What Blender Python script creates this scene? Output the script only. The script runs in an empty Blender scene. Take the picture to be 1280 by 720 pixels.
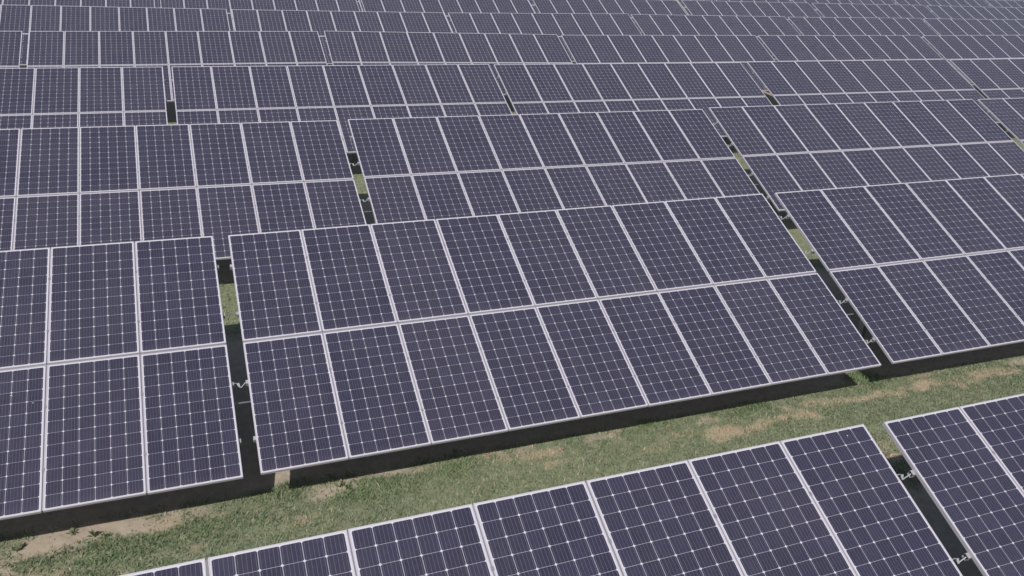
import bpy, math, random
import numpy as np
from mathutils import Matrix, Vector
R = math.radians
rng = np.random.default_rng(7)
random.seed(7)
scene = bpy.context.scene
COL = scene.collection

# ------------------------------------------------------------------ constants (metres)
TILT = R(25.09)              # panel tilt
PITCH = 1.012                # panel spacing along a row
PW, PL = 0.9990, 1.8835        # panel size
HALF = 1.8975                # from the middle seam to the outer edge
HC = 1.61                    # height of the middle seam above ground
FD = 0.040                   # frame depth
NCOL = 9

# ------------------------------------------------------------------ helpers
class MB:
    """collects boxes / tubes / quads, then builds ONE mesh"""
    def __init__(s): s.v=[]; s.f=[]; s.m=[]; s.uv=[]; s.sm=[]
    def quad(s, a,b,c,d, m=0, uv=None, smooth=False):
        i=len(s.v); s.v += [a,b,c,d]; s.f.append((i,i+1,i+2,i+3)); s.m.append(m); s.uv.append(uv or [(0,0)]*4); s.sm.append(smooth)
    def box(s, x0,x1,y0,y1,z0,z1, m=0):
        P=[(x,y,z) for z in (z0,z1) for y in (y0,y1) for x in (x0,x1)]
        for q in ((0,2,3,1),(4,5,7,6),(0,1,5,4),(2,6,7,3),(0,4,6,2),(1,3,7,5)):
            s.quad(*[P[k] for k in q], m=m)
    def tube(s, pts, r, n=8, m=0, flat=1.0):
        pts=[Vector(p) for p in pts]; rings=[]
        for k,p in enumerate(pts):
            t=(pts[min(k+1,len(pts)-1)]-pts[max(k-1,0)]).normalized()
            a=t.cross(Vector((0,0,1)));
            if a.length<1e-3: a=t.cross(Vector((0,1,0)))
            a.normalize(); b=t.cross(a)
            rr = r[k] if isinstance(r,(list,tuple)) else r
            i=len(s.v)
            for j in range(n):
                w=2*math.pi*j/n; s.v.append(tuple(p+a*math.cos(w)*rr+b*math.sin(w)*rr*flat))
            rings.append(i)
        for k in range(len(rings)-1):
            for j in range(n):
                j2=(j+1)%n
                s.f.append((rings[k]+j,rings[k]+j2,rings[k+1]+j2,rings[k+1]+j)); s.m.append(m); s.uv.append([(0,0)]*4); s.sm.append(True)
        for i0,fl in ((rings[0],0),(rings[-1],1)):
            f=tuple(i0+j for j in range(n)); s.f.append(f if fl else f[::-1]); s.m.append(m); s.uv.append([(0,0)]*n); s.sm.append(False)
    def mesh(s, name, mats):
        me=bpy.data.meshes.new(name); me.from_pydata(s.v,[],s.f)
        for mt in (mats if isinstance(mats,(list,tuple)) else [mats]): me.materials.append(mt)
        me.polygons.foreach_set('material_index', s.m); me.polygons.foreach_set('use_smooth', s.sm)
        uvl=me.uv_layers.new(name='UVMap'); flat=[c for u in s.uv for p in u for c in p]; uvl.data.foreach_set('uv', flat)
        me.update(); return me
def link(name, data, parent=None, M=None):
    o=bpy.data.objects.new(name, data); COL.objects.link(o)
    if parent is not None: o.parent=parent
    if M is not None: o.matrix_local = M
    return o
def tag(o, label=None, cat=None, group=None, kind=None):
    if label: o['label']=label
    if cat: o['category']=cat
    if group: o['group']=group
    if kind: o['kind']=kind
    return o

# ------------------------------------------------------------------ materials
class N:
    def __init__(s, name):
        s.mat=bpy.data.materials.new(name); s.mat.use_nodes=True; s.t=s.mat.node_tree; s.t.nodes.clear()
        s.out=s.new('ShaderNodeOutputMaterial'); s.b=s.new('ShaderNodeBsdfPrincipled'); s.link(s.b.outputs[0], s.out.inputs[0])
    def new(s, t, **k):
        n=s.t.nodes.new(t)
        for a,v in k.items(): setattr(n,a,v)
        return n
    def link(s,a,b): s.t.links.new(a,b)
    def val(s, x, inp):
        if isinstance(x,(int,float)): inp.default_value=x
        elif isinstance(x,(tuple,list)): inp.default_value=(*x,1) if len(x)==3 else x
        else: s.link(x,inp)
    def math(s, op, a, b=None, c=None, clamp=False):
        n=s.new('ShaderNodeMath', operation=op, use_clamp=clamp); s.val(a,n.inputs[0])
        if b is not None: s.val(b,n.inputs[1])
        if c is not None: s.val(c,n.inputs[2])
        return n.outputs[0]
    def mix(s, f, a, b, blend='MIX'):
        n=s.new('ShaderNodeMix', data_type='RGBA', blend_type=blend); s.val(f,n.inputs[0]); s.val(a,n.inputs[6]); s.val(b,n.inputs[7]); return n.outputs[2]
    def noise(s, vec, scale, detail=4, rough=.55, dist=0):
        n=s.new('ShaderNodeTexNoise'); s.link(vec,n.inputs['Vector']); n.inputs['Scale'].default_value=scale; n.inputs['Detail'].default_value=detail
        n.inputs['Roughness'].default_value=rough; n.inputs['Distortion'].default_value=dist; return n.outputs['Fac']
    def ramp(s, f, stops):
        n=s.new('ShaderNodeValToRGB'); s.link(f,n.inputs[0]); e=n.color_ramp.elements
        while len(e)<len(stops): e.new(.5)
        for k,(p,c) in enumerate(stops): e[k].position=p; e[k].color=(*c,1) if not isinstance(c,(int,float)) else (c,c,c,1)
        return n.outputs[0]
    def set(s, **k):
        nm={'base':'Base Color','rough':'Roughness','metal':'Metallic','spec':'Specular IOR Level','coat':'Coat Weight','ior':'IOR','normal':'Normal'}
        for a,v in k.items(): s.val(v, s.b.inputs[nm[a]])
        return s.mat
    def bump(s, h, strength, dist=.01):
        n=s.new('ShaderNodeBump'); n.inputs['Strength'].default_value=strength; n.inputs['Distance'].default_value=dist; s.link(h,n.inputs['Height']); return n.outputs[0]

def mat_cells():
    n=N('monocrystalline_cells'); uv=n.new('ShaderNodeUVMap'); sep=n.new('ShaderNodeSeparateXYZ'); n.link(uv.outputs[0],sep.inputs[0])
    u,v=sep.outputs[0],sep.outputs[1]                    # metres from the panel's lower left corner
    mx,my=0.0215,0.0215; cx,cy=(PW-2*mx)/6,(PL-2*my)/12
    gu=n.math('DIVIDE', n.math('SUBTRACT',u,mx), cx); gv=n.math('DIVIDE', n.math('SUBTRACT',v,my), cy)
    fu=n.math('FRACT',gu); fv=n.math('FRACT',gv)
    du=n.math('SUBTRACT',0.5,n.math('ABSOLUTE',n.math('SUBTRACT',fu,.5)))      # distance to the cell edge, 0..0.5
    dv=n.math('SUBTRACT',0.5,n.math('ABSOLUTE',n.math('SUBTRACT',fv,.5)))
    lu=n.math('LESS_THAN',du,0.0135); lv=n.math('LESS_THAN',dv,0.0085)
    dia=n.math('LESS_THAN', n.math('ADD',du,dv), 0.084)                        # clipped cell corners
    outm=n.math('MAXIMUM', n.math('MAXIMUM', n.math('LESS_THAN',gu,0.0), n.math('GREATER_THAN',gu,6.0)), n.math('MAXIMUM', n.math('LESS_THAN',gv,0.0), n.math('GREATER_THAN',gv,12.0)))
    line=n.math('MAXIMUM', n.math('MAXIMUM',lu,lv), n.math('MAXIMUM',dia,outm))
    bb=n.math('ABSOLUTE', n.math('SUBTRACT', n.math('FRACT', n.math('MULTIPLY',fu,5.0)), .5))
    bus=n.math('LESS_THAN', bb, 0.034)
    info=n.new('ShaderNodeObjectInfo'); tc=n.new('ShaderNodeTexCoord')
    # cells differ a little from one another; dust differs from panel to panel
    cell=n.new('ShaderNodeCombineXYZ'); n.link(n.math('FLOOR',gu),cell.inputs[0]); n.link(n.math('FLOOR',gv),cell.inputs[1]); n.link(n.math('MULTIPLY',info.outputs['Random'],57.0),cell.inputs[2])
    wn=n.new('ShaderNodeTexWhiteNoise'); n.link(cell.outputs[0],wn.inputs[0])
    base=n.mix(wn.outputs['Value'], (.0192,.0182,.0405), (.0262,.0246,.0525))
    base=n.mix(info.outputs['Random'], base, n.mix(.07,base,(.055,.056,.072)))
    col=n.mix(n.math('MULTIPLY',bus,.45), base, (.24,.23,.28))
    col=n.mix(line, col, (.37,.36,.42)); col=n.mix(n.math('MAXIMUM',dia,outm), col, (.50,.485,.55))
    geo=n.new('ShaderNodeNewGeometry'); ns=n.noise(geo.outputs['Position'],1.7,5,.6); ns2=n.noise(geo.outputs['Position'],23,3,.6)
    edge=n.math('SUBTRACT',1.0,n.math('MULTIPLY',v,9.0),clamp=True)             # dust settles along the lower frame
    dust=n.math('ADD', n.math('MULTIPLY', n.math('MULTIPLY',ns,ns2), .15), n.math('MULTIPLY',edge,.07), clamp=True)
    mp=n.new('ShaderNodeMapping'); n.link(uv.outputs[0],mp.inputs[0]); mp.inputs['Scale'].default_value=(38,1.6,1); off=n.new('ShaderNodeCombineXYZ'); n.link(n.math('MULTIPLY',info.outputs['Random'],91.0),off.inputs[0]); n.link(off.outputs[0],mp.inputs['Location'])
    dust=n.math('ADD', dust, n.math('MULTIPLY', n.math('SUBTRACT',n.noise(mp.outputs[0],1.0,3,.6),.5,clamp=True), .10))   # rain streaks
    dust=n.math('ADD', dust, n.math('MULTIPLY',info.outputs['Random'],.012))
    col=n.mix(dust, col, (.27,.25,.24))
    rough=n.math('ADD',.14,n.math('MULTIPLY',ns,.14))
    return n.set(base=col, rough=rough, spec=.5, ior=1.45)
def mat_metal(name, c, rough, metal, var=.12, scale=9):
    n=N(name); tc=n.new('ShaderNodeNewGeometry'); ns=n.noise(tc.outputs['Position'],scale,4,.6)
    lo=tuple(x*(1-var) for x in c); hi=tuple(min(1,x*(1+var)) for x in c)
    return n.set(base=n.mix(ns,lo,hi), rough=n.math('ADD',rough-.06,n.math('MULTIPLY',ns,.12)), metal=metal)
def mat_plain(name,c,rough=.6,var=.15,scale=30):
    return mat_metal(name,c,rough,0.0,var,scale)

M_CELL=mat_cells()
M_BACK=mat_plain('white_backsheet',(.62,.61,.64),.5,.05)
M_ALU=mat_metal('anodised_aluminium',(.455,.445,.485),.42,.15,.06)
M_GALV=mat_metal('galvanised_steel',(.42,.42,.45),.5,.55,.2,14)
M_CLAMP=mat_metal('clamp_aluminium',(.50,.49,.53),.4,.3)
M_FILLER=mat_metal('gap_filler_grey',(.215,.21,.24),.55,.2,.08)  # grey painted to stand in for sun on the walls of the gaps
M_STRAP=mat_plain('pale_cable_sleeve',(.34,.365,.37),.5,.06)
M_BOX=mat_plain('black_plastic',(.03,.03,.032),.5,.1)
M_DROP=mat_plain('chalky_droppings',(.42,.42,.42),.85,.15,60)

def mat_ground():
    n=N('soil_and_turf'); geo=n.new('ShaderNodeNewGeometry'); P=geo.outputs['Position']
    at=n.new('ShaderNodeAttribute'); at.attribute_name='cover'; sep=n.new('ShaderNodeSeparateColor'); n.link(at.outputs['Color'],sep.inputs[0])
    big=n.noise(P,.9,5,.6); mid=n.noise(P,7,6,.65); fine=n.noise(P,60,5,.7); grit=n.noise(P,190,3,.7)
    turf=n.ramp(n.math('ADD',n.math('MULTIPLY',mid,.55),n.math('MULTIPLY',fine,.45)), [(.30,(.090,.108,.060)),(.47,(.165,.185,.112)),(.60,(.245,.25,.165)),(.75,(.36,.32,.235))])
    dirt=n.ramp(n.math('ADD',n.math('MULTIPLY',mid,.5),n.math('MULTIPLY',grit,.5)), [(.30,(.24,.195,.155)),(.5,(.35,.295,.235)),(.70,(.46,.395,.325))])
    straw=n.ramp(n.math('ADD',n.math('MULTIPLY',fine,.6),n.math('MULTIPLY',grit,.4)), [(.30,(.18,.15,.10)),(.5,(.36,.295,.21)),(.70,(.54,.45,.33))])
    col=n.mix(sep.outputs[0],turf,dirt); col=n.mix(sep.outputs[1],col,straw)
    h=n.math('ADD',n.math('MULTIPLY',mid,.7),n.math('MULTIPLY',fine,.3))
    return n.set(base=col, rough=.95, spec=.1, normal=n.bump(h,.7,.03))
def mat_leaf(name):
    n=N(name); at=n.new('ShaderNodeAttribute'); at.attribute_name='tint'
    n.b.inputs['Roughness'].default_value=.6; n.b.inputs['Specular IOR Level'].default_value=.25
    n.link(at.outputs['Color'],n.b.inputs['Base Color'])
    tr=n.new('ShaderNodeBsdfTranslucent'); n.link(at.outputs['Color'],tr.inputs[0]); mx=n.new('ShaderNodeMixShader'); mx.inputs[0].default_value=.22
    n.link(n.b.outputs[0],mx.inputs[1]); n.link(tr.outputs[0],mx.inputs[2]); n.link(mx.outputs[0],n.out.inputs[0])
    return n.mat
M_GROUND=mat_ground(); M_GRASS=mat_leaf('grass_blades'); M_WEED=mat_leaf('weed_leaves')

# ------------------------------------------------------------------ value noise for the ground cover
class VN:
    def __init__(s, seed, n=256): s.t=np.random.default_rng(seed).random((n,n)); s.n=n
    def one(s,x,y):
        xi=np.floor(x).astype(int); yi=np.floor(y).astype(int); fx=x-xi; fy=y-yi; fx=fx*fx*(3-2*fx); fy=fy*fy*(3-2*fy); t,n=s.t,s.n
        a=t[yi%n,xi%n]; b=t[yi%n,(xi+1)%n]; c=t[(yi+1)%n,xi%n]; d=t[(yi+1)%n,(xi+1)%n]
        return (a*(1-fx)+b*fx)*(1-fy)+(c*(1-fx)+d*fx)*fy
    def __call__(s,x,y,sc,o=4):
        r=0; amp=.5; tot=0
        for k in range(o): r=r+amp*s.one(x*sc+17.3*k,y*sc+9.1*k); tot+=amp; amp*=.55; sc*=2.03
        return r/tot
vn1,vn2,vn3,vn4=VN(1),VN(2),VN(3),VN(4)
# bare soil / dry straw / lush clumps seen in the aisle: x, y, rx, ry, strength
DIRT=[(-1.6,8.53,.95,.30,1),(-2.6,8.35,.6,.28,.8),(-.8,8.66,.7,.12,.8),(1.12,8.55,.38,.22,1.1),(.57,8.98,.26,.2,1),(1.75,8.72,.75,.09,.9),(2.5,8.62,.2,.08,.6),
      (3.75,8.61,.45,.10,.6),(5.05,8.62,.45,.11,.85),(6.8,8.58,.28,.10,.65),(8.15,8.60,.2,.11,.6),(13.4,8.66,.6,.12,.9),(-3.6,8.45,.9,.4,.9),(15.4,8.6,.9,.2,.8)]
STRAW=[(-.7,8.42,.5,.2,.6),(-.1,8.42,.3,.18,.6),(3.42,8.61,.3,.12,.8),(2.1,8.27,.4,.14,.6),(4.1,8.54,.5,.13,.8),(4.1,8.29,.2,.10,.7),(5.75,8.27,.3,.12,.6),(6.85,8.22,.35,.15,1),
       (7.45,8.25,.45,.11,.9),(8.05,8.26,.3,.11,.8),(6.3,8.38,.25,.12,.4),(8.85,8.45,.35,.13,.8),(9.5,8.42,.5,.12,.9),(10.1,8.36,.3,.11,.7),(10.75,8.43,.35,.13,.8),(11.4,8.31,.3,.12,.7),
       (12.4,8.36,.7,.16,.9),(11.05,8.66,.3,.08,.7),(8.95,7.2,.5,.35,.5),(14.5,8.3,.8,.2,.7)]
LUSH=[(2.86,8.52,.45,.16,1),(1.6,8.42,.6,.2,1),(7.7,8.64,.45,.13,1),(10.05,8.84,.35,.22,1.5),(-1.0,8.2,1.2,.2,.7),(5.75,8.65,.5,.12,.8),(.6,8.65,.5,.2,.8)]
def blobs(x,y,L,seed):
    wx=(vn3(x+seed,y,2.2)-.5)*.55; wy=(vn4(x,y+seed,2.2)-.5)*.35; r=np.zeros_like(x)
    for bx,by,rx,ry,s in L:
        d=((x-bx+wx)/rx)**2+((y-by+wy)/ry)**2; r=np.maximum(r,s*np.exp(-d*d*.7))
    return r
def sstep(a,b,x): t=np.clip((x-a)/(b-a),0,1); return t*t*(3-2*t)
def cover(x,y):
    """(bare soil, dry straw, lush) 0..1 at ground points"""
    d=blobs(x,y,DIRT,3.1); s=blobs(x,y,STRAW,8.7); l=blobs(x,y,LUSH,5.2)
    n1=vn1(x,y,1.1); n2=vn2(x,y,2.6)
    d=d+.7*sstep(.66,.82,n1)+.35*(n2-.5)+.75*(vn4(x,y,9,3)-.5)
    # under the tables the soil is mostly bare
    ph=np.mod(y-3.28+1.9,6.51); under=sstep(.78,1.0,ph)*(1-sstep(4.7,5.7,ph)); d=np.maximum(d,under*.9)
    s=s+.75*sstep(.56,.74,n2)*sstep(.35,.6,vn4(x,y,.5))+.7*(vn3(x,y,8,3)-.5)
    d=sstep(.32,1.0,d-.5*l); s=sstep(.28,1.1,s-.4*l)*(1-.6*d)
    return d,s,np.clip(l,0,1.5)
def gz(x,y):
    d=blobs(x,y,DIRT,3.1)
    return (vn1(x,y,.35)-.5)*.05+(vn2(x,y,2.1)-.5)*.035-.01*d

# ------------------------------------------------------------------ ground sheet
def axis(parts):
    a=[]
    for x0,x1,st in parts: a+=list(np.arange(x0,x1-1e-6,st))
    a.append(parts[-1][1]); return np.array(a)
gx=axis([(-300,-60,60),(-60,-12,3),(-12,-5,.4),(-5,18,.09),(18,40,.5),(40,80,4),(80,380,60)])
gy=axis([(-100,-20,40),(-20,0,2),(0,4,.4),(4,10.2,.07),(10.2,13.,.2),(13,15.5,.12),(15.5,22.5,.25),(22.5,60,.8),(60,100,5),(100,400,60)])
X,Y=np.meshgrid(gx,gy); Z=gz(X,Y)
V=np.stack([X,Y,Z],-1).reshape(-1,3); nx,ny=len(gx),len(gy)
idx=np.arange(nx*ny).reshape(ny,nx); F=np.stack([idx[:-1,:-1],idx[:-1,1:],idx[1:,1:],idx[1:,:-1]],-1).reshape(-1,4)
def np_mesh(name,V,F,mat,attr=None,col=None,smooth=True):
    me=bpy.data.meshes.new(name); k=F.shape[1]
    me.vertices.add(len(V)); me.vertices.foreach_set('co',V.astype(np.float32).ravel())
    me.loops.add(F.size); me.loops.foreach_set('vertex_index',F.astype(np.int32).ravel())
    me.polygons.add(len(F)); me.polygons.foreach_set('loop_start',np.arange(0,F.size,k,dtype=np.int32)); me.polygons.foreach_set('loop_total',np.full(len(F),k,dtype=np.int32))
    me.polygons.foreach_set('use_smooth',np.full(len(F),smooth)); me.update(calc_edges=True)
    if attr is not None:
        a=me.attributes.new(attr,'FLOAT_COLOR','POINT'); a.data.foreach_set('color',np.concatenate([col,np.ones((len(V),1))],1).astype(np.float32).ravel())
    me.materials.append(mat); me.validate(); return me
d,s,l=cover(X,Y)
ground=link('ground',np_mesh('ground',V,F,M_GROUND,'cover',np.stack([d,s,l],-1).reshape(-1,3)))
tag(ground,kind='structure')

# ------------------------------------------------------------------ grass blades (nobody could count them)
def grass(areas):
    Vs=[];Fs=[];Cs=[];off=0
    for x0,x1,y0,y1,dens,hs in areas:
        n=int((x1-x0)*(y1-y0)*dens); x=rng.uniform(x0,x1,n); y=rng.uniform(y0,y1,n)
        d,s,l=cover(x,y)
        clump=vn4(x,y,6.5,3); keep=rng.random(n)<np.clip((1-d*1.02)*(.35+1.1*clump)*(1-.1*s)+.25*l,0.02,1)
        x,y,d,s,l,clump=[a[keep] for a in (x,y,d,s,l,clump)]; n=len(x)
        z=gz(x,y)-.004; h=(.020+.055*rng.random(n)**2.2)*(.65+.7*clump)*hs*(1+.6*np.clip(l,0,1.5))*(1-.35*s); w=rng.uniform(.0035,.0075,n)*(.8+.35*hs)
        a=rng.uniform(0,2*np.pi,n); b=rng.uniform(0,2*np.pi,n); lean=h*rng.uniform(.25,1.3,n)
        ax,ay=np.cos(a)*w,np.sin(a)*w; lx,ly=np.cos(b)*lean,np.sin(b)*lean
        P=np.zeros((n,5,3))
        P[:,0]=np.stack([x-ax,y-ay,z],-1); P[:,1]=np.stack([x+ax,y+ay,z],-1)
        P[:,2]=np.stack([x+ax*.7+lx*.35,y+ay*.7+ly*.35,z+h*.62],-1); P[:,3]=np.stack([x-ax*.7+lx*.35,y-ay*.7+ly*.35,z+h*.62],-1)
        P[:,4]=np.stack([x+lx,y+ly,z+h],-1)
        i=off+np.arange(n)*5
        Fs.append(np.stack([i,i+1,i+2],-1)); Fs.append(np.stack([i,i+2,i+3],-1)); Fs.append(np.stack([i+3,i+2,i+4],-1)); off+=5*n
        g=rng.random((n,1)); green=np.array([.132,.176,.098])*(1-g)+np.array([.248,.302,.188])*g
        lushc=np.array([.108,.165,.072])*(1-g)+np.array([.20,.275,.13])*g
        dry=np.array([.30,.24,.165])*(1-g)+np.array([.52,.44,.32])*g
        pd=np.clip(.07+.85*s+.25*d+.5*(vn2(x,y,1.7)-.5)-.3*l,0.02,.95); isd=(rng.random(n)<pd)[:,None]
        gm=green*(1-np.clip(l,0,1)[:,None])+lushc*np.clip(l,0,1)[:,None]
        c=np.where(isd,dry,gm)*rng.uniform(.8,1.2,(n,1)); Cs.append(np.repeat(c,5,axis=0)); Vs.append(P.reshape(-1,3))
    return np.concatenate(Vs),np.concatenate(Fs),np.concatenate(Cs)
V,F,C=grass([(-4.2,16.5,6.3,9.1,3600,.8),(5.3,9.5,5.0,6.3,1200,.8),(-8,-4.2,6,9.3,500,1.1),(16.5,24,6,9.3,500,1.1),(-1,13,13.0,15.5,700,1.2),(-6,26,19.4,22,200,1.6)])
gr=link('grass',np_mesh('grass',V,F,M_GRASS,'tint',C)); tag(gr,'short patchy green and straw coloured grass between the panel rows','grass',kind='stuff')

# ------------------------------------------------------------------ small weeds along the bare strip
def weed(x,y,sz,seed):
    r=np.random.default_rng(seed); Vs=[];Fs=[];Cs=[]
    z0=float(gz(np.array([x]),np.array([y]))[0])-.005
    nb=int(9+8*r.random())
    for k in range(nb):
        a=r.uniform(0,2*np.pi); el=r.uniform(.5,1.45); L=sz*r.uniform(.5,1); w=sz*r.uniform(.09,.16)
        dr=np.array([np.cos(a)*np.cos(el),np.sin(a)*np.cos(el),np.sin(el)]); sd=np.array([-np.sin(a),np.cos(a),0])*w; o=np.array([0,0,0.])
        i=len(Vs); mid=o+dr*L*.55+np.array([0,0,L*.05]); tip=o+dr*L-np.array([0,0,L*.12])
        Vs+=[o,mid+sd,mid+np.array([0,0,-w*.3]),mid-sd,tip]; Fs+=[(i,i+1,i+2),(i,i+2,i+3),(i+1,i+4,i+2),(i+2,i+4,i+3)]
        c=np.array([.16,.19,.10])*r.uniform(.7,1.4); Cs+=[c]*5
    o=link('weed',np_mesh('weed',np.array(Vs),np.array(Fs),M_WEED,'tint',np.array(Cs)),None,Matrix.Translation((x,y,z0)))
    return o
for k,(x,y,sz) in enumerate([(1.24,8.77,.16),(1.46,8.73,.14),(1.28,8.59,.17),(1.37,8.54,.13),(2.88,8.79,.15),(2.39,8.75,.16)]):
    tag(weed(x,y,sz,20+k),'small leafy weed sprouting at the shaded front edge of the long middle table','weed','weeds along the middle table\'s shadow edge')
for k,(x,y,sz) in enumerate([(-2.3,8.50,.15),(-1.78,8.64,.10),(-1.43,8.46,.10),(-1.55,8.52,.12)]):
    tag(weed(x,y,sz,40+k),'small leafy weed growing on the bare soil below the left table','weed','weeds on the bare soil')

# ------------------------------------------------------------------ table parts
# laminate: origin at the panel's lower left corner, lying in XY, normal +Z
mb=MB(); t=.005; e=.0092
mb.quad((e,e,0),(PW-e,e,0),(PW-e,PL-e,0),(e,PL-e,0),0,[(e,e),(PW-e,e),(PW-e,PL-e),(e,PL-e)])
mb.quad((e,e,-t),(e,PL-e,-t),(PW-e,PL-e,-t),(PW-e,e,-t),1)
for a,b in (((e,e),(PW-e,e)),((PW-e,e),(PW-e,PL-e)),((PW-e,PL-e),(e,PL-e)),((e,PL-e),(e,e))):
    mb.quad((*a,-t),(*b,-t),(*b,0),(*a,0),1)
ME_LAM=mb.mesh('laminate',[M_CELL,M_BACK])
# frame: four mitred C bars, 11 mm lip, outer edge chamfered 1 mm
def frame_mesh():
    mb=MB(); top=.0022; lip=.0098; c=.0012; bot=top-FD; fl=.028
    # profile (inset, z) going round the bar
    prof=[(lip,top-.0030),(lip,top),(c,top),(0,top-c),(0,bot),(fl,bot),(fl,bot+.002),(.002,bot+.002),(.002,top-.0030)]
    def ring(i,z): return [(i,i,z),(PW-i,i,z),(PW-i,PL-i,z),(i,PL-i,z)]
    rings=[ring(i,z) for i,z in prof]
    for k in range(len(rings)):
        A,B=rings[k],rings[(k+1)%len(rings)]
        for j in range(4):
            j2=(j+1)%4; mb.quad(A[j],B[j],B[j2],A[j2])
    return mb.mesh('frame',[M_ALU])
ME_FRAME=frame_mesh()
mb=MB(); mb.box(PW/2-.055,PW/2+.055,PL-.30,PL-.19,-.030,-.006); ME_JBOX=mb.mesh('junction_box',[M_BOX])
# purlins: C channels under the frames
VP=[.47,1.28,2.38,3.225]
def purlin_mesh():
    mb=MB(); L=NCOL*PITCH/2+.022; h=.06; w=.05; q=.003; z1=-FD+.0015
    mb.box(-L,L,0,q,z1-h,z1); mb.box(-L,L,q,w,z1-q,z1); mb.box(-L,L,q,w,z1-h,z1-h+q)
    mb.box(-L,L,w-q,w,z1-.018,z1-q); mb.box(-L,L,w-q,w,z1-h+q,z1-h+.018)
    return mb.mesh('purlin',[M_GALV])
ME_PUR=purlin_mesh()
mb=MB(); zt=-FD-.075; mb.box(-.03,.03,-1.62,1.62,zt-.10,zt-.097); mb.box(-.03,.03,-1.62,1.62,zt-.004,zt-.001); mb.box(-.002,.002,-1.62,1.62,zt-.097,zt-.004); ME_RAFT=mb.mesh('rafter',[M_GALV])
PY=.18                                                     # posts stand just behind the middle of the table
ptop=HC+PY*math.tan(TILT)-.205/math.cos(TILT)-.02
mb=MB(); mb.box(-.05,.05,PY-.004,PY+.004,-.45,ptop); mb.box(-.05,-.042,PY-.06,PY-.004,-.45,ptop); mb.box(-.05,-.042,PY+.004,PY+.06,-.45,ptop)
mb.box(.042,.05,PY-.06,PY-.004,-.45,ptop); mb.box(.042,.05,PY+.004,PY+.06,-.45,ptop); ME_POST=mb.mesh('post',[M_GALV])
def pp(v,n): return Vector((0,(v)*math.cos(TILT)-n*math.sin(TILT),HC+v*math.sin(TILT)+n*math.cos(TILT)))
mb=MB(); a=Vector((.06,PY-.03,HC-.75)); b=pp(-.95,-.23)+Vector((.06,0,0)); mb.tube([a,b],.02,8); ME_BRACE=mb.mesh('brace',[M_GALV])
# added fillers, one per panel joint, in the grey of sunlit gap walls
mb=MB(); g=(PITCH-PW)/2-.0012; mb.box(-g,g,-HALF+.01,-.018,-.012,-.0075); mb.box(-g,g,.018,HALF-.01,-.012,-.0075)

for v in VP: mb.box(-.014,.014,v-HALF,v-HALF+.035,.0024,.0052)
ME_CLAMP_FILL=mb.mesh('joint_filler_clamps',[M_FILLER])
mb=MB(); mb.box(-NCOL*PITCH/2+.01,NCOL*PITCH/2-.01,-.0132,.0132,-.020,-.015); ME_SEAM_FILL=mb.mesh('seam_light_filler',[M_FILLER])  # added filler along the middle seam; its grey imitates the sunlit frame side
# cable tray that runs along under the lower panels and crosses the gap to the next table
mb=MB(); L=NCOL*PITCH/2; mb.tube([(-L+.2,0,0),(-L*.5,0,-.012),(0,0,0),(L*.5,0,-.012),(L+.30,0,-.004)],.012,8); ME_COND=mb.mesh('conduit',[M_GALV])

TB=Matrix.Translation((0,0,HC))@Matrix.Rotation(TILT,4,'X')   # table plane in the thing's own frame
def make_table(far=False):
    root=link('solar_table',None); root.empty_display_size=.5
    for r in range(2):
        v0=-HALF if r==0 else HALF-PL
        for c in range(NCOL):
            M=TB@Matrix.Translation(((c-NCOL/2)*PITCH+(PITCH-PW)/2+random.uniform(-.0015,.0015), v0+random.uniform(-.002,.002), random.uniform(-.001,.001)))@Matrix.Rotation(random.uniform(-.0012,.0012),4,'Z')
            p=link('solar_panel',ME_LAM,root,M); link('frame',ME_FRAME,p,Matrix.Identity(4))
            if not far: link('junction_box',ME_JBOX,p,Matrix.Identity(4))
    for v in VP: link('purlin',ME_PUR,root,TB@Matrix.Translation((0,v-HALF,0)))
    for c in range(1,NCOL): link('joint_filler_clamps',ME_CLAMP_FILL,root,TB@Matrix.Translation(((c-NCOL/2)*PITCH,0,0)))
    link('seam_light_filler',ME_SEAM_FILL,root,TB)
    for x in (-3.3,0,3.3):
        link('rafter',ME_RAFT,root,TB@Matrix.Translation((x,0,0)))
        link('post',ME_POST,root,Matrix.Translation((x,0,0))); link('brace',ME_BRACE,root,Matrix.Translation((x,0,0)))
    link('conduit',ME_COND,root,TB@Matrix.Translation((0,1.09-HALF,-.16)))
    return root
def copy_tree(o,parent=None):
    c=o.copy(); COL.objects.link(c)
    if parent is not None: c.parent=parent
    for ch in o.children: copy_tree(ch,c)
    return c
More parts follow.
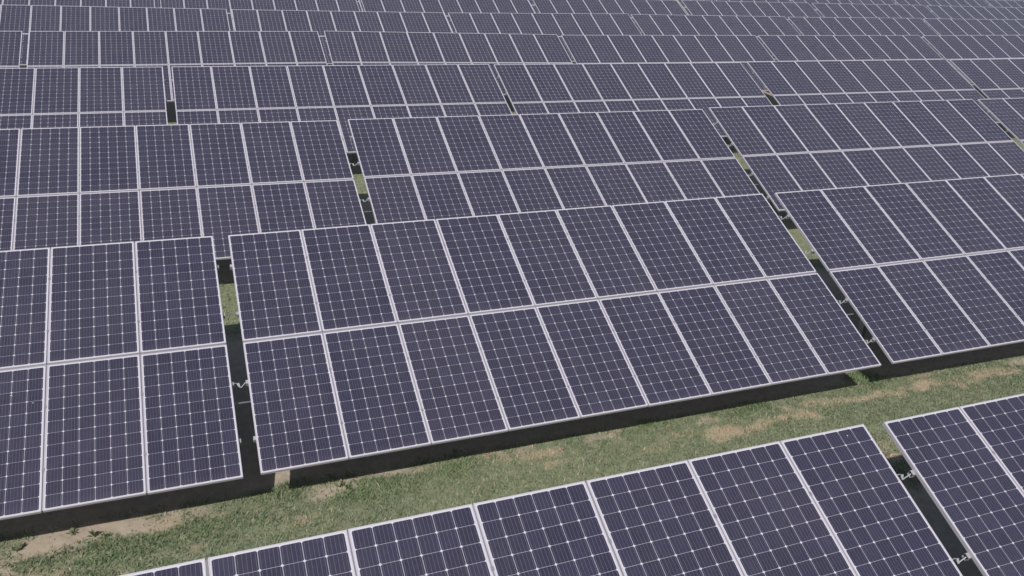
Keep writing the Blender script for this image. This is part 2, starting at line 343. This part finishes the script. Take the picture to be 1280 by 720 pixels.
# row, place, x, y, height of the middle seam, slope along the row, turn, extra tilt (degrees)
TABLES=[
(1,1,1.304,3.276,1.635,-0.27,0.61,-0.28),(1,2,10.673,3.375,1.562,-0.19,0.47,-0.34),
(2,1,-4.437,9.746,1.636,-0.51,0.69,0.31),(2,2,4.855,9.812,1.606,0.08,0.26,-0.06),(2,3,14.233,9.839,1.611,0.21,-0.30,0.07),
(3,1,-1.581,16.261,1.626,-0.49,0.80,0.02),(3,2,7.724,16.332,1.595,-0.09,-0.21,-0.25),(3,3,17.071,16.377,1.600,0.14,-0.42,0.15),(3,4,26.460,16.414,1.596,-0.07,0.45,-0.04),
(4,1,-5.155,22.741,1.624,-0.01,0.32,-0.21),(4,2,4.159,22.759,1.613,-0.12,0.32,0.04),(4,3,13.443,22.864,1.567,-0.03,-0.07,0.21),(4,4,22.837,22.865,1.604,0.23,-0.33,-0.08),(4,5,32.200,22.804,1.637,0.45,-0.60,-0.07),
(5,1,-9.340,29.290,1.620,-0.20,0.40,-0.20),(5,2,-0.042,29.302,1.631,0.24,0.34,-0.28),(5,3,9.239,29.305,1.611,-0.48,-0.59,0.0),(5,4,18.533,29.213,1.556,0.28,-1.10,0.37),(5,5,27.860,29.179,1.592,0.25,-0.01,0.19),(5,6,37.233,29.203,1.623,0.47,-0.16,0.28),
(6,1,-2.786,35.747,1.625,-0.39,0.49,0.13),(6,2,6.502,35.779,1.580,-0.09,-0.09,-0.07),(6,3,15.802,35.723,1.605,0.53,-0.87,0.12),(6,4,25.097,35.675,1.626,0.0,-0.29,-0.24),(6,5,34.462,35.665,1.612,0.26,-0.21,0.04),(6,6,43.80,35.66,1.62,0.15,-0.20,0.0),
(7,1,-5.65,42.2,1.66,0,0,0),(7,2,3.70,42.2,1.66,0,0,0),(7,3,13.05,42.2,1.66,0,0,0),(7,4,22.45,42.2,1.67,0,0,0),(7,5,31.90,42.2,1.68,0,0,0),(7,6,41.30,42.2,1.68,.1,0,0),(7,7,50.65,42.2,1.66,-.15,0,0),
(8,1,-2.4,48.7,1.58,0,0,0),(8,2,6.9,48.7,1.58,0,0,0),(8,3,16.3,48.7,1.56,0,0,0),(8,4,25.7,48.7,1.56,0,0,0),(8,5,35.1,48.7,1.56,0,0,0),(8,6,44.5,48.7,1.56,0,0,0),(8,7,53.9,48.7,1.56,-.05,0,0),(8,8,63.3,48.7,1.53,-.2,0,0),
(9,1,47.0,55.2,1.52,-.1,0,0),(9,2,56.4,55.2,1.50,-.1,0,0),(9,3,65.8,55.2,1.48,-.1,0,0)]
LAB={
(1,1):'dark solar table nearest the camera, its long upper edge crossing the bottom of the photo',
(1,2):'cropped solar table in the bottom right corner, beside the nearest table',
(2,1):'solar table at the left edge whose front edge overhangs the brown bare soil',
(2,2):'whole solar table in the middle with all eighteen panels seen above the grass',
(2,3):'solar table right of the whole middle one, cropped at the right edge',
(3,1):'solar table at the left edge, directly behind the two tables left of centre',
(3,2):'solar table right behind the whole middle one, between two narrow gaps showing grass',
(3,3):'third table from the left in the third row, behind the right grass-edge table',
(3,4):'third row table of which only a small piece shows at the right edge'}
ORD=['','first','second','third','fourth','fifth','sixth','seventh','eighth','ninth']
near=None; fart=None; NROW={r:sum(1 for t in TABLES if t[0]==r) for r in range(1,10)}
place={}
for (r,k,x,y,zc,sl,dy,dt) in TABLES:
    far = r>=5
    if far:
        if fart is None: o=fart=make_table(True)
        else: o=copy_tree(fart)
    else:
        if near is None: o=near=make_table()
        else: o=copy_tree(near)
    sl,dy,dt=R(sl),R(dy),R(dt)
    ex=Vector((math.cos(sl)*math.cos(dy),math.cos(sl)*math.sin(dy),math.sin(sl))); h=Vector((-math.sin(dy),math.cos(dy),0)); n0=ex.cross(h).normalized(); h=n0.cross(ex)
    a=TILT+dt; ev=h*math.cos(a)+n0*math.sin(a); nn=ex.cross(ev)
    M=Matrix((ex,ev,nn)).transposed().to_4x4()@Matrix.Rotation(-TILT,4,'X')
    c=M.to_3x3()@Vector((0,0,HC)); M.translation=Vector((x,y,zc))-c; M.translation.z = zc-HC*M[2][2]
    o.matrix_world=M; place[(r,k)]=o
    if (r,k) in LAB: lab=LAB[(r,k)]
    elif k==NROW[r]: lab='rightmost solar table of the %s row from the front, cut by the frame'%ORD[r]
    elif k==1: lab='leftmost visible solar table of the %s row from the front'%ORD[r]
    else: lab='%s solar table from the left in the %s row from the front'%(ORD[k],ORD[r])
    tag(o,lab,'solar table','solar tables standing in rows')
bpy.context.view_layer.update()

# ------------------------------------------------------------------ bird droppings on a few panels (parts of the table)
def panel_of(r,k,col,row):
    ch=[c for c in place[(r,k)].children if c.name.split('.')[0]=='solar_panel']
    ch.sort(key=lambda c:(round(c.matrix_local.translation.z,1),c.matrix_local.translation.x)); return ch[row*NCOL+col]
def dropping(r,k,col,row,u,v,sz,seed):
    q=random.Random(seed); mb=MB(); n=11
    for j in range(3):
        ox,oy=(0,0) if j==0 else (q.uniform(-1.6,1.6)*sz,q.uniform(-2.2,.4)*sz); s2=sz if j==0 else sz*q.uniform(.25,.5)
        ring=[(u+ox+math.cos(2*math.pi*i/n)*s2*q.uniform(.6,1.1), v+oy+math.sin(2*math.pi*i/n)*s2*q.uniform(.6,1.3)) for i in range(n)]
        i0=len(mb.v); mb.v.append((u+ox,v+oy,.003+.001*j)); mb.v+=[(a,b,.0008) for a,b in ring]
        for i in range(n): mb.f.append((i0,i0+1+i,i0+1+(i+1)%n)); mb.m.append(0); mb.uv.append([(0,0)]*3); mb.sm.append(True)
    link('bird_dropping',mb.mesh('bird_dropping',[M_DROP]),panel_of(r,k,col,row),Matrix.Identity(4))
dropping(2,1,6,0,.66,1.52,.011,1); dropping(2,1,6,0,.88,1.38,.006,2); dropping(2,3,1,0,.20,1.05,.009,3)
dropping(1,1,8,1,.74,1.80,.007,4); dropping(2,2,4,1,.62,1.1,.008,5); dropping(3,2,5,0,.3,1.2,.012,6); dropping(1,1,5,1,.2,1.2,.008,7)

# ------------------------------------------------------------------ pale jumper cables hanging across the gaps
def jumper(r,k,v,label,rightk):
    A=place[(r,k)].matrix_world@TB; B=place[(r,rightk)].matrix_world@TB; L=NCOL*PITCH/2
    a=A@Vector((L,v-HALF,-.05)); b=B@Vector((-L-.03,v-HALF,-.045)); inv=A.to_3x3()
    up=inv@Vector((0,0,1)); ax=(b-a); along=inv@Vector((0,1,0))
    mb=MB(); q=random.Random(int(v*100)+r*7+k); base=a.copy(); ux=ax.normalized(); g=ax.length
    dn=(-along*.55-up*.83+ux*q.uniform(.15,.35)).normalized(); th=ux.cross(dn).normalized()*.003
    c0=ux*(g*q.uniform(.40,.46))+up*.012; Lp=q.uniform(.048,.060); hw=.016
    c1=c0+dn*Lp
    # wide flat tag of the strap
    ring=[[c0-ux*hw-th,c0+ux*hw-th,c0+ux*hw+th,c0-ux*hw+th],[c0+dn*Lp*.6-ux*hw*.9-th*2,c0+dn*Lp*.6+ux*hw*.9-th*2,c0+dn*Lp*.6+ux*hw*.9+th*2,c0+dn*Lp*.6-ux*hw*.9+th*2],[c1-ux*hw*.45-th,c1+ux*hw*.45-th,c1+ux*hw*.45+th,c1-ux*hw*.45+th]]
    for A4,B4 in zip(ring,ring[1:]):
        for j in range(4): mb.quad(A4[j],A4[(j+1)%4],B4[(j+1)%4],B4[j])
    mb.quad(*ring[0][::-1]); mb.quad(*ring[2])
    # thin lead to the left table, looped lead up to the right table
    mb.tube([Vector((0,0,0)),ux*g*.14+up*.014,ux*g*.28+up*.020,c0+dn*.008],.0032,8)
    e1=b-base; mb.tube([c1-dn*.01,c1+ux*.018-up*.012,c1*.55+e1*.45-up*.024,c1*.25+e1*.75-up*.020,e1],[.006,.0065,.006,.0055,.005],8)
    o=link('jumper_cable',mb.mesh('jumper_cable',[M_STRAP]),None,Matrix.Translation(base))
    tag(o,label,'cable','jumper cables across the gaps between tables')
ORDH=['lowest','second from the front','third from the front','topmost']
for (r,k,rk,where,vs) in [(1,1,2,'bottom right gap',(2,3)),(2,1,2,'gap left of the whole middle table',(1,)),(2,2,3,'gap right of the middle table',(0,1,2,3)),
                          (3,1,2,'left gap behind the middle table',(1,2)),(3,2,3,'right gap of the third row',(1,2,3))]:
    for j in vs:
        lab='pale jumper cable in the %s, %s'%(where,('upper one' if j==max(vs) else 'lower one') if len(vs)==2 else ORDH[j]) if len(vs)>1 else 'pale looped jumper cable in the %s'%where
        jumper(r,k,VP[j]+.02,lab,rk)

# ------------------------------------------------------------------ light
SUN=Vector((-.45,-.82,1)).normalized()
elev=math.asin(SUN.z); az=math.atan2(SUN.x,SUN.y)           # azimuth clockwise from +Y
w=bpy.data.worlds.new('World'); scene.world=w; w.use_nodes=True; nt=w.node_tree; bg=nt.nodes['Background']
sky=nt.nodes.new('ShaderNodeTexSky'); sky.sky_type='NISHITA'; sky.sun_disc=False; sky.sun_elevation=elev; sky.sun_rotation=az; sky.air_density=1.0; sky.dust_density=1.5; sky.ozone_density=1.0
nt.links.new(sky.outputs[0],bg.inputs[0]); bg.inputs[1].default_value=.05
sl=bpy.data.lights.new('sun','SUN'); sl.energy=2.95; sl.angle=R(.53); sl.color=(1,.95,.90)
so=link('sun',sl); so.rotation_euler=SUN.to_track_quat('Z','Y').to_euler(); so.location=(-20,-30,40)

# ------------------------------------------------------------------ air
mb=MB(); mb.box(-305,385,-105,405,-1.2,8.4)
hm=bpy.data.materials.new('haze_air'); hm.use_nodes=True; ht=hm.node_tree; ht.nodes.clear(); ho=ht.nodes.new('ShaderNodeOutputMaterial'); hv=ht.nodes.new('ShaderNodeVolumePrincipled')
hv.inputs['Color'].default_value=(.90,.93,1,1); hv.inputs['Density'].default_value=.0012; ht.links.new(hv.outputs[0],ho.inputs['Volume'])
hz=link('haze',mb.mesh('haze',[hm])); tag(hz,'thin pale summer haze over the whole solar field','haze',kind='stuff')

# ------------------------------------------------------------------ camera
cd=bpy.data.cameras.new('camera'); cd.sensor_width=36; cd.lens=36*1030.9/1280; cd.clip_start=.1; cd.clip_end=3000
co=link('camera',cd)
fw=Vector((0.34101433,0.84233402,-0.41735193)); rt=Vector((0.9346071,-0.35153339,0.05416504)); up=Vector((0.10108808,0.40853113,0.90712927))
co.matrix_world=Matrix((rt,up,-fw)).transposed().to_4x4(); co.location=(0,0,6.8)
scene.camera=co
scene.view_settings.view_transform='Standard'; scene.view_settings.look='None'; scene.view_settings.exposure=.62; scene.view_settings.gamma=1
scene.cycles.max_bounces=6
